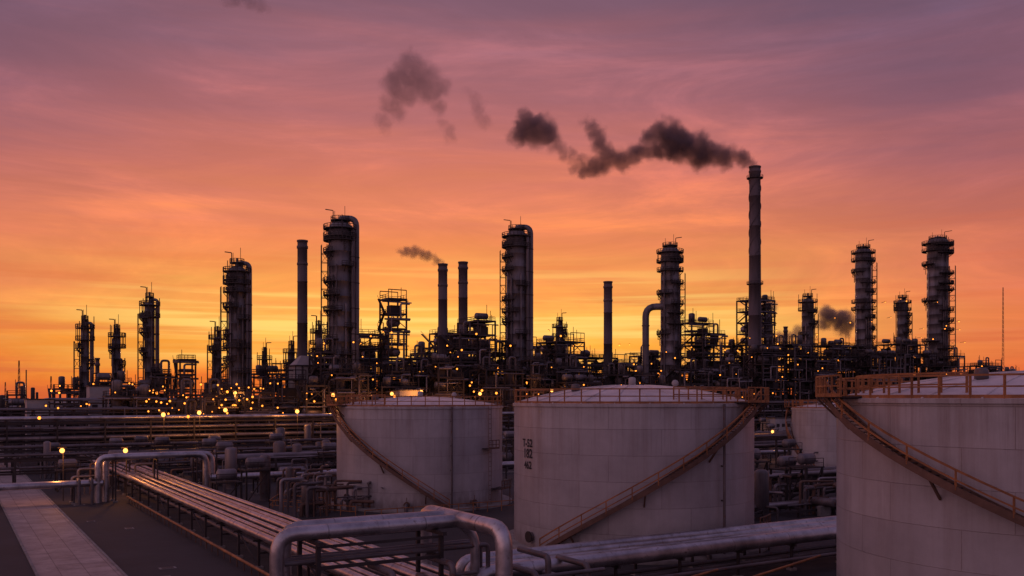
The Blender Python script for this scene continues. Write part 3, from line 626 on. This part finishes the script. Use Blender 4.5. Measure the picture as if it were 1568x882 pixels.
# ---------------------------------------------------------------- stacks
def stack(px,v,topy,wpx,tall=False,name='chimney_stack'):
    X,Y=at(px,v); H=zat(topy,Y); r=wpx*Y/F/2; mb=MB((X,Y,0)); k='stackc'
    r0=r*(1.3 if tall else 1.12)
    prof=[(r0,0)]; nb=9 if tall else 5
    for i in range(1,nb):
        w=i/nb; q=r0+(r-r0)*min(1,w*1.3); prof+=[(q,H*w-.14),(q+.06,H*w-.12),(q+.06,H*w+.12),(q,H*w+.14)]
    prof+=[(r,H-2.4),(r+.18,H-2.3),(r+.18,H-1.6),(r,H-1.5),(r,H-.5),(r+.16,H-.45),(r+.16,H),(r*.8,H),(r*.8,H-.8)]
    mb.lathe((0,0,0),prof,28,k)
    if tall:
        for s in range(3):
            pr=None
            for i in range(60):
                z=H*.66+(H*.30)*i/59; a=s*2.094+i*.16; p=Vector(((r+.1)*math.cos(a),(r+.1)*math.sin(a),z))
                if pr is not None: mb.beam(pr,p,.25,k,h=.14)
                pr=p
        for z in(H*.56,H-4.5):
            mb.annulus((0,0,z),r,r+.9,0,2*math.pi,.15,'grate',20); mb.arcrail((0,0,z),r+.9,0,2*math.pi,1.1,'steel',w=.1,step=1.1)
        th=math.atan2(-Y,-X)+.5
        mb.ladder((r0+.3)*math.cos(th),(r0+.3)*math.sin(th),3,H-4.5,math.cos(th),math.sin(th),'steel')
    else:
        mb.lathe((0,0,0),[(r+.03,H-7),(r+.14,H-6.9),(r+.14,H-6.3),(r+.03,H-6.2)],28,k)
    return mb.build(name),X,Y,H
_,SX,SY,SH=stack(1156,240,255,17,True)
stack(463,246,368,15); _,S2X,S2Y,S2H=stack(678,248,404,14); stack(709,252,401,14); stack(931,250,431,13); stack(149,290,548,6); stack(1203,262,500,6)
X,Y=at(463,243); s=Y/F; mb=MB((X,Y,0),ANG)
z=zat(562,Y); mb.box((0,-2,z/2),(7.2,6,z),'white'); mb.box((0,-2,z+.2),(7.8,6.6,.4),'steel'); mb.add([(-3.4,-4.8,z+.4),(3.4,-4.8,z+.4),(3.4,.8,z+.4),(-3.4,.8,z+.4),(-1.2,-3,z+3),(1.2,-3,z+3),(1.2,-1,z+3),(-1.2,-1,z+3)],[(0,1,5,4),(1,2,6,5),(2,3,7,6),(3,0,4,7),(4,5,6,7)],'white')
for i in range(5): mb.box((-3.6+1.8*i,-5.06,z/2),(.25,.14,z),'steel')
for q in(.35,.7): mb.box((0,-5.6,z*q),(8,1.2,.12),'grate'); mb.rail((-4,-6.2,z*q),(4,-6.2,z*q),1.1,'steel',.09)
mb.build('process_furnace')
for px,v,wp,ty in((150,250,28,592),(620,219,34,598),(1190,200,40,640),(60,240,36,612)):
    X,Y=at(px,v); s=Y/F; H=zat(ty,Y); W=wp*s; mb=MB((X,Y,0),ANG); mb.box((0,0,H/2),(W,6,H),'white'); mb.box((0,0,H+.12),(W+.5,6.5,.24),'steel')
    for i in range(max(1,int(W/2.4))): mb.box((-W/2+1.2+2.4*i,-3.03,H*.7),(1.3,.1,1.0),'grate')
    mb.box((W*.3,-3.04,1.05),(1,.1,2.1),'rustp'); mb.build('control_building')
X,Y=at(821,228); mb=MB((X,Y,0)); r=9*Y/F; z=zat(580,Y); mb.sph((0,0,z),r,'white',20,12)
for q in range(6):
    a=q*math.pi/3; mb.beam((r*math.cos(a),r*math.sin(a),0),(r*.95*math.cos(a),r*.95*math.sin(a),z),.2,'steel')
mb.build('spherical_vessel')
for px,v,ty in((1536,250,440),(29,330,552),(78,330,576),(8,420,585)):
    X,Y=at(px,v); H=zat(ty,Y); mb=MB((X,Y,0)); w0=.8
    pts=[(math.cos(a),math.sin(a)) for a in(0,2.09,4.19)]
    n=int(H/2.2)
    for i in range(n):
        for j in range(3):
            f0=w0*(1-.8*i/n);f1=w0*(1-.8*(i+1)/n); p=pts[j];q=pts[(j+1)%3]; z0,z1_=H*i/n,H*(i+1)/n
            mb.beam((p[0]*f0,p[1]*f0,z0),(p[0]*f1,p[1]*f1,z1_),.09,'steel'); mb.beam((p[0]*f0,p[1]*f0,z0),(q[0]*f1,q[1]*f1,z1_),.06,'steel')
    mb.build('lattice_mast')
def yard(name,u0,u1,v0,v1,cnt,seed):
    R=random.Random(seed); mb=MB(rot=ANG)
    for i in range(cnt):
        u=R.uniform(u0,u1); v=R.uniform(v0,v1); t=R.random()
        if 4<u<13.6: continue
        if t<.2:
            L_=R.uniform(2.5,5); r=R.uniform(.5,1.0); mb.drum((u,v,r+1.1),R.randrange(2),L_,r,R.choice(['jacket','alud','pipe']),12)
            mb.box((u,v,.6),(L_*.6,.5,1.2),'conc'); mb.path([(u,v,r*2+1),(u,v,r*2+2.2),(u+2.5,v,r*2+2.2),(u+2.5,v,0)],.16,'pipe',6)
        elif t<.34: mb.vessel((u,v,0),R.uniform(3,8),R.uniform(.5,1.1),R.choice(['jacket','pipe']),12)
        elif t<.7:
            for q in range(R.randint(3,7)):
                h=R.uniform(1,4.5); uu=u+q*.8; mb.path([(uu,v,0),(uu,v,h),(uu+R.uniform(.8,4),v,h),(uu+R.uniform(.8,4),v+R.uniform(-2,2),h)],R.choice([.1,.15,.22]),R.choice(['pipe','alud','rustp']),6)
        elif t<.87:
            h=R.uniform(2.5,6); 
            for e in(-1.5,1.5):
                for f in(-1.2,1.2): mb.box((u+e,v+f,h/2),(.2,.2,h),'steel')
            mb.box((u,v,h),(3.4,2.8,.15),'grate'); mb.rail((u-1.6,v-1.3,h),(u+1.6,v-1.3,h),1.1,'steel'); mb.rail((u-1.6,v+1.3,h),(u+1.6,v+1.3,h),1.1,'steel'); mb.drum((u,v,h+1),0,2,.7,'jacket',10)
            mb.beam((u-1.5,v-1.2,0),(u+1.5,v-1.2,h),.12,'steel')
        else:
            mb.box((u,v,.9),(1.6,1,1.5),'pipe'); mb.cyl((u+1,v,.9),(u+2,v,.9),.4,'steel',10); mb.box((u+.5,v,.1),(3.4,1.4,.2),'conc')
    return mb.build(name)
yard('process_equipment',-60,110,140,205,320,1); yard('process_equipment',-120,60,214,300,160,2); yard('process_equipment',60,300,212,240,130,3)
yard('process_equipment',95,230,96,205,120,4); yard('pump_station',74,120,66,82,26,5); yard('pump_station',30,42,100,128,16,6)
mb=MB(); R=random.Random(9)
for i in range(260):
    Y=R.uniform(520,1400); X=R.uniform(-.62,.62)*Y; t=R.random()
    if t<.5: mb.box((X,Y,R.uniform(3,7)),(R.uniform(8,40),R.uniform(8,20),R.uniform(6,12)),'steel')
    elif t<.75: h=R.uniform(12,32); mb.vessel((X,Y,0),h,R.uniform(1.2,2.6),'steel',10)
    elif t<.9: mb.cyl((X,Y,0),(X,Y,R.uniform(16,44)),R.uniform(.5,1.3),'steel',8)
    else: r=R.uniform(10,18); mb.lathe((X,Y,0),[(r,0),(r,11),(r*.5,12.5),(.1,13)],24,'white')
mb.build('distant_refinery')
mb=MB(rot=ANG)
for (a,b_) in(((37,118),(44,104)),((37,118),(34,112)),((34,112),(40.5,100)),((40,96),(64,96)),((66,84),(74,100))):
    mb.rail((a[0],a[1],0),(b_[0],b_[1],0),1.2,'rust',.09,2)
mb.build('handrail')
# ---------------------------------------------------------------- lamps
lp=[(95,690,140),(192,690,142),(250,635,200),(305,632,204),(360,602,228),(345,628,205),(455,630,205),(510,605,216),(600,603,216),(735,603,216),(845,598,220),(1183,661,150),(1083,628,215),(645,600,218),
(760,602,216),(332,606,224),(288,638,204),(225,603,240),(240,602,240),(1265,612,215),(60,640,205),(1240,655,160),(348,600,228),(738,598,218),(604,607,217),(515,612,214)]
NL=len(lp); R=random.Random(21)
for i in range(170):
    px=R.uniform(200,1200) if i%5 else R.uniform(60,500); lp.append((px,R.uniform(505,635) if 480<px<1200 else R.uniform(585,634),R.choice([217,218,220,222,226,230])))
for i in range(26): lp.append((R.uniform(1200,1560),R.uniform(460,590),R.choice([222,228,232])))
mb=MB()
for i,(px,y,v) in enumerate(lp):
    X,Y=at(px,v-4); z=max(2.5,zat(y,Y)); r=(.44 if i<14 else .32) if i<NL else R.uniform(.12,.26)
    if v<160: r*=.75
    mb.sph((X,Y,z),r,'lampw' if i<14 else 'lamp',8,6); mb.box((X,Y,z+r+.08),(r*2.6,r*2.2,.14),'steel')
    if z<11: mb.cyl((X,Y+.3,0),(X,Y+.3,z+r+.2),.06,'steel',6)
    else: mb.beam((X,Y,z+r+.1),(X+.5,Y+5,z+r+.1),.12,'steel')
    if i<14:
        l=bpy.data.lights.new('lamp_light','POINT'); l.energy=1000 if v>180 else 420; l.color=(1,.34,.07); l.shadow_soft_size=.3
        lo=bpy.data.objects.new('lamp_light',l); lo.location=(X,Y-1.2,z-.6); scene.collection.objects.link(lo)
        lp[i]=lo
lob=mb.build('yard_lamps')
for x in lp:
    if not isinstance(x,tuple): x.parent=lob
# ---------------------------------------------------------------- smoke
def smoke(name,puffs,Y,dens,vox,depthf=.9,seed=0,col=(.42,.34,.38),amp=1.0,edge=1.72):
    R=random.Random(seed); s=Y/F; pts=[];rad=[];dn=[]
    for (px,py,r,d) in puffs:
        for q in range(6):
            a=R.uniform(0,6.28); e=R.uniform(0,.5)*r if q else 0
            pts.append(((px-784+e*math.cos(a))*s,Y+R.uniform(-.4,.4)*r*s*depthf*(1 if q else 0),CH+(HZ-py+e*math.sin(a))*s)); rad.append(r*s*(1 if q==0 else R.uniform(.6,.9))); dn.append(d)
    me=bpy.data.meshes.new(name); me.from_pydata(pts,[],[])
    for nm,arr in(('prad',rad),('pden',dn)):
        at_=me.attributes.new(nm,'FLOAT','POINT'); at_.data.foreach_set('value',arr)
    ob=bpy.data.objects.new(name,me); scene.collection.objects.link(ob)
    m=bpy.data.materials.new(name+'_volume'); t=nt(m); o=t.nodes.new('ShaderNodeOutputMaterial'); pv=t.nodes.new('ShaderNodeVolumePrincipled'); pv.inputs['Color'].default_value=col+(1,); pv.inputs['Density'].default_value=dens; pv.inputs['Anisotropy'].default_value=.2
    t.links.new(pv.outputs[0],o.inputs['Volume'])
    g=bpy.data.node_groups.new(name,'GeometryNodeTree'); g.interface.new_socket('Geometry',in_out='INPUT',socket_type='NodeSocketGeometry'); g.interface.new_socket('Geometry',in_out='OUTPUT',socket_type='NodeSocketGeometry')
    n=g.nodes; l=g.links; gi=n.new('NodeGroupInput'); go=n.new('NodeGroupOutput')
    pos=n.new('GeometryNodeInputPosition')
    def nz(scale,det,off):
        x=n.new('ShaderNodeTexNoise'); x.inputs['Scale'].default_value=scale; x.inputs['Detail'].default_value=det; x.inputs['Roughness'].default_value=.6
        ad=n.new('ShaderNodeVectorMath'); ad.operation='ADD'; ad.inputs[1].default_value=(off,off*2,off); l.new(pos.outputs[0],ad.inputs[0]); l.new(ad.outputs[0],x.inputs['Vector']); return x
    rm_=sum(rad)/len(rad)
    a=nz(.5/rm_,5,3.1+seed); sb=n.new('ShaderNodeVectorMath'); sb.operation='SUBTRACT'; sb.inputs[1].default_value=(.5,.5,.5); l.new(a.outputs['Color'],sb.inputs[0])
    sc=n.new('ShaderNodeVectorMath'); sc.operation='SCALE'; sc.inputs['Scale'].default_value=rm_*2.4*amp; l.new(sb.outputs[0],sc.inputs[0])
    p2=n.new('ShaderNodeVectorMath'); p2.operation='ADD'; l.new(pos.outputs[0],p2.inputs[0]); l.new(sc.outputs[0],p2.inputs[1])
    sn=n.new('GeometryNodeSampleNearest'); sn.domain='POINT'; l.new(gi.outputs[0],sn.inputs['Geometry']); l.new(p2.outputs[0],sn.inputs['Sample Position'])
    def si(src,dtp):
        x=n.new('GeometryNodeSampleIndex'); x.data_type=dtp; x.domain='POINT'; l.new(gi.outputs[0],x.inputs['Geometry']); l.new(src,[i for i in x.inputs if i.name=='Value' and i.enabled][0]); l.new(sn.outputs[0],x.inputs['Index']); return [i for i in x.outputs if i.enabled][0]
    pp=n.new('GeometryNodeInputPosition'); q=si(pp.outputs[0],'FLOAT_VECTOR')
    def na(nm):
        x=n.new('GeometryNodeInputNamedAttribute'); x.data_type='FLOAT'; x.inputs['Name'].default_value=nm; return [i for i in x.outputs if i.enabled][0]
    rr=si(na('prad'),'FLOAT'); dd=si(na('pden'),'FLOAT')
    ds=n.new('ShaderNodeVectorMath'); ds.operation='DISTANCE'; l.new(p2.outputs[0],ds.inputs[0]); l.new(q,ds.inputs[1])
    dv=n.new('ShaderNodeMath'); dv.operation='DIVIDE'; l.new(ds.outputs['Value'],dv.inputs[0]); l.new(rr,dv.inputs[1])
    f=nz(1.3/rm_,6,9); fa=n.new('ShaderNodeMath'); fa.operation='MULTIPLY_ADD'; fa.inputs[1].default_value=1.1; l.new(f.outputs[0],fa.inputs[0]); l.new(dv.outputs[0],fa.inputs[2])
    mr=n.new('ShaderNodeMapRange'); mr.interpolation_type='SMOOTHSTEP'; mr.inputs[1].default_value=edge; mr.inputs[2].default_value=edge-.75; mr.inputs[3].default_value=0; mr.inputs[4].default_value=1; l.new(fa.outputs[0],mr.inputs[0])
    ml=n.new('ShaderNodeMath'); ml.operation='MULTIPLY'; l.new(mr.outputs[0],ml.inputs[0]); l.new(dd,ml.inputs[1])
    vc=n.new('GeometryNodeVolumeCube'); l.new(ml.outputs[0],vc.inputs['Density'])
    pad=max(rad)*1.3; mn=[min(p[i] for p in pts)-pad for i in range(3)]; mx=[max(p[i] for p in pts)+pad for i in range(3)]
    vc.inputs['Min'].default_value=mn; vc.inputs['Max'].default_value=mx
    for i,ax in enumerate('XYZ'): vc.inputs['Resolution '+ax].default_value=max(8,int((mx[i]-mn[i])/vox))
    sm=n.new('GeometryNodeSetMaterial'); sm.inputs['Material'].default_value=m; l.new(vc.outputs[0],sm.inputs[0]); l.new(sm.outputs[0],go.inputs[0])
    md=ob.modifiers.new('smoke','NODES'); md.node_group=g
    me.materials.append(m)
    return ob
P=[(1157,253,8,1),(1150,248,11,1),(1140,243,14,1),(1128,240,17,1),(1115,238,19,1),(1102,237,20,1),(1088,236,21,1),(1074,234,23,1),(1060,230,25,1),(1046,224,26,1),(1034,216,26,1),(1020,209,25,1),(1005,206,21,1),(994,212,16,.9),(1040,238,18,1),(1024,232,20,1),(1008,228,20,1),(994,230,18,1),(980,235,18,.95),(966,239,17,.9),(952,242,17,.9),(938,244,17,.9),(924,248,17,.9),(910,253,16,.9),(896,257,15,.9),(882,258,12,.8),(926,232,15,.75),(918,218,15,.75),(912,204,15,.65),(904,191,13,.55),(896,184,9,.3),(888,246,13,.6),
(876,242,12,.45),(864,234,13,.45),(853,224,14,.5),(842,212,18,.6),(830,198,25,.75),(812,188,26,.85),(798,200,21,.8),(818,206,22,.7),(784,208,12,.45),(804,178,14,.6),
(742,185,15,.16),(735,170,17,.16),(724,152,14,.14),(716,138,10,.1),(690,204,14,.2),(684,214,10,.16),(678,190,13,.18),(640,108,30,.25),(620,118,30,.27),(610,142,26,.25),(600,165,20,.22),(588,186,15,.2),(660,138,24,.24),(672,162,17,.2),(628,98,24,.24),(648,124,28,.25)]
smoke('smoke_plume',P,SY,.38,.55,seed=1,col=(.46,.38,.43))
smoke('smoke_plume',[(676,401,5,1),(668,396,8,.9),(658,392,9,.85),(646,389,10,.8),(634,387,11,.8),(622,385,11,.7),(613,385,8,.5)],S2Y,.55,.3,seed=2)
smoke('steam_plume',[(1283,488,20,1),(1268,485,17,1),(1299,496,16,.9),(1255,497,11,.7),(1180,468,13,.8),(1172,462,11,.8),(1193,520,14,.8),(1206,518,12,.7),(1222,508,13,.6),(1238,500,10,.5)],405,.42,.6,seed=3,col=(.5,.42,.52))
smoke('smoke_plume',[(345,0,10,.3),(362,3,12,.4),(380,4,13,.4),(398,8,11,.35),(412,14,7,.2)],SY,.25,.7,seed=5)
print('objs',len(bpy.data.objects),'polys',sum(len(m.polygons) for m in bpy.data.meshes))
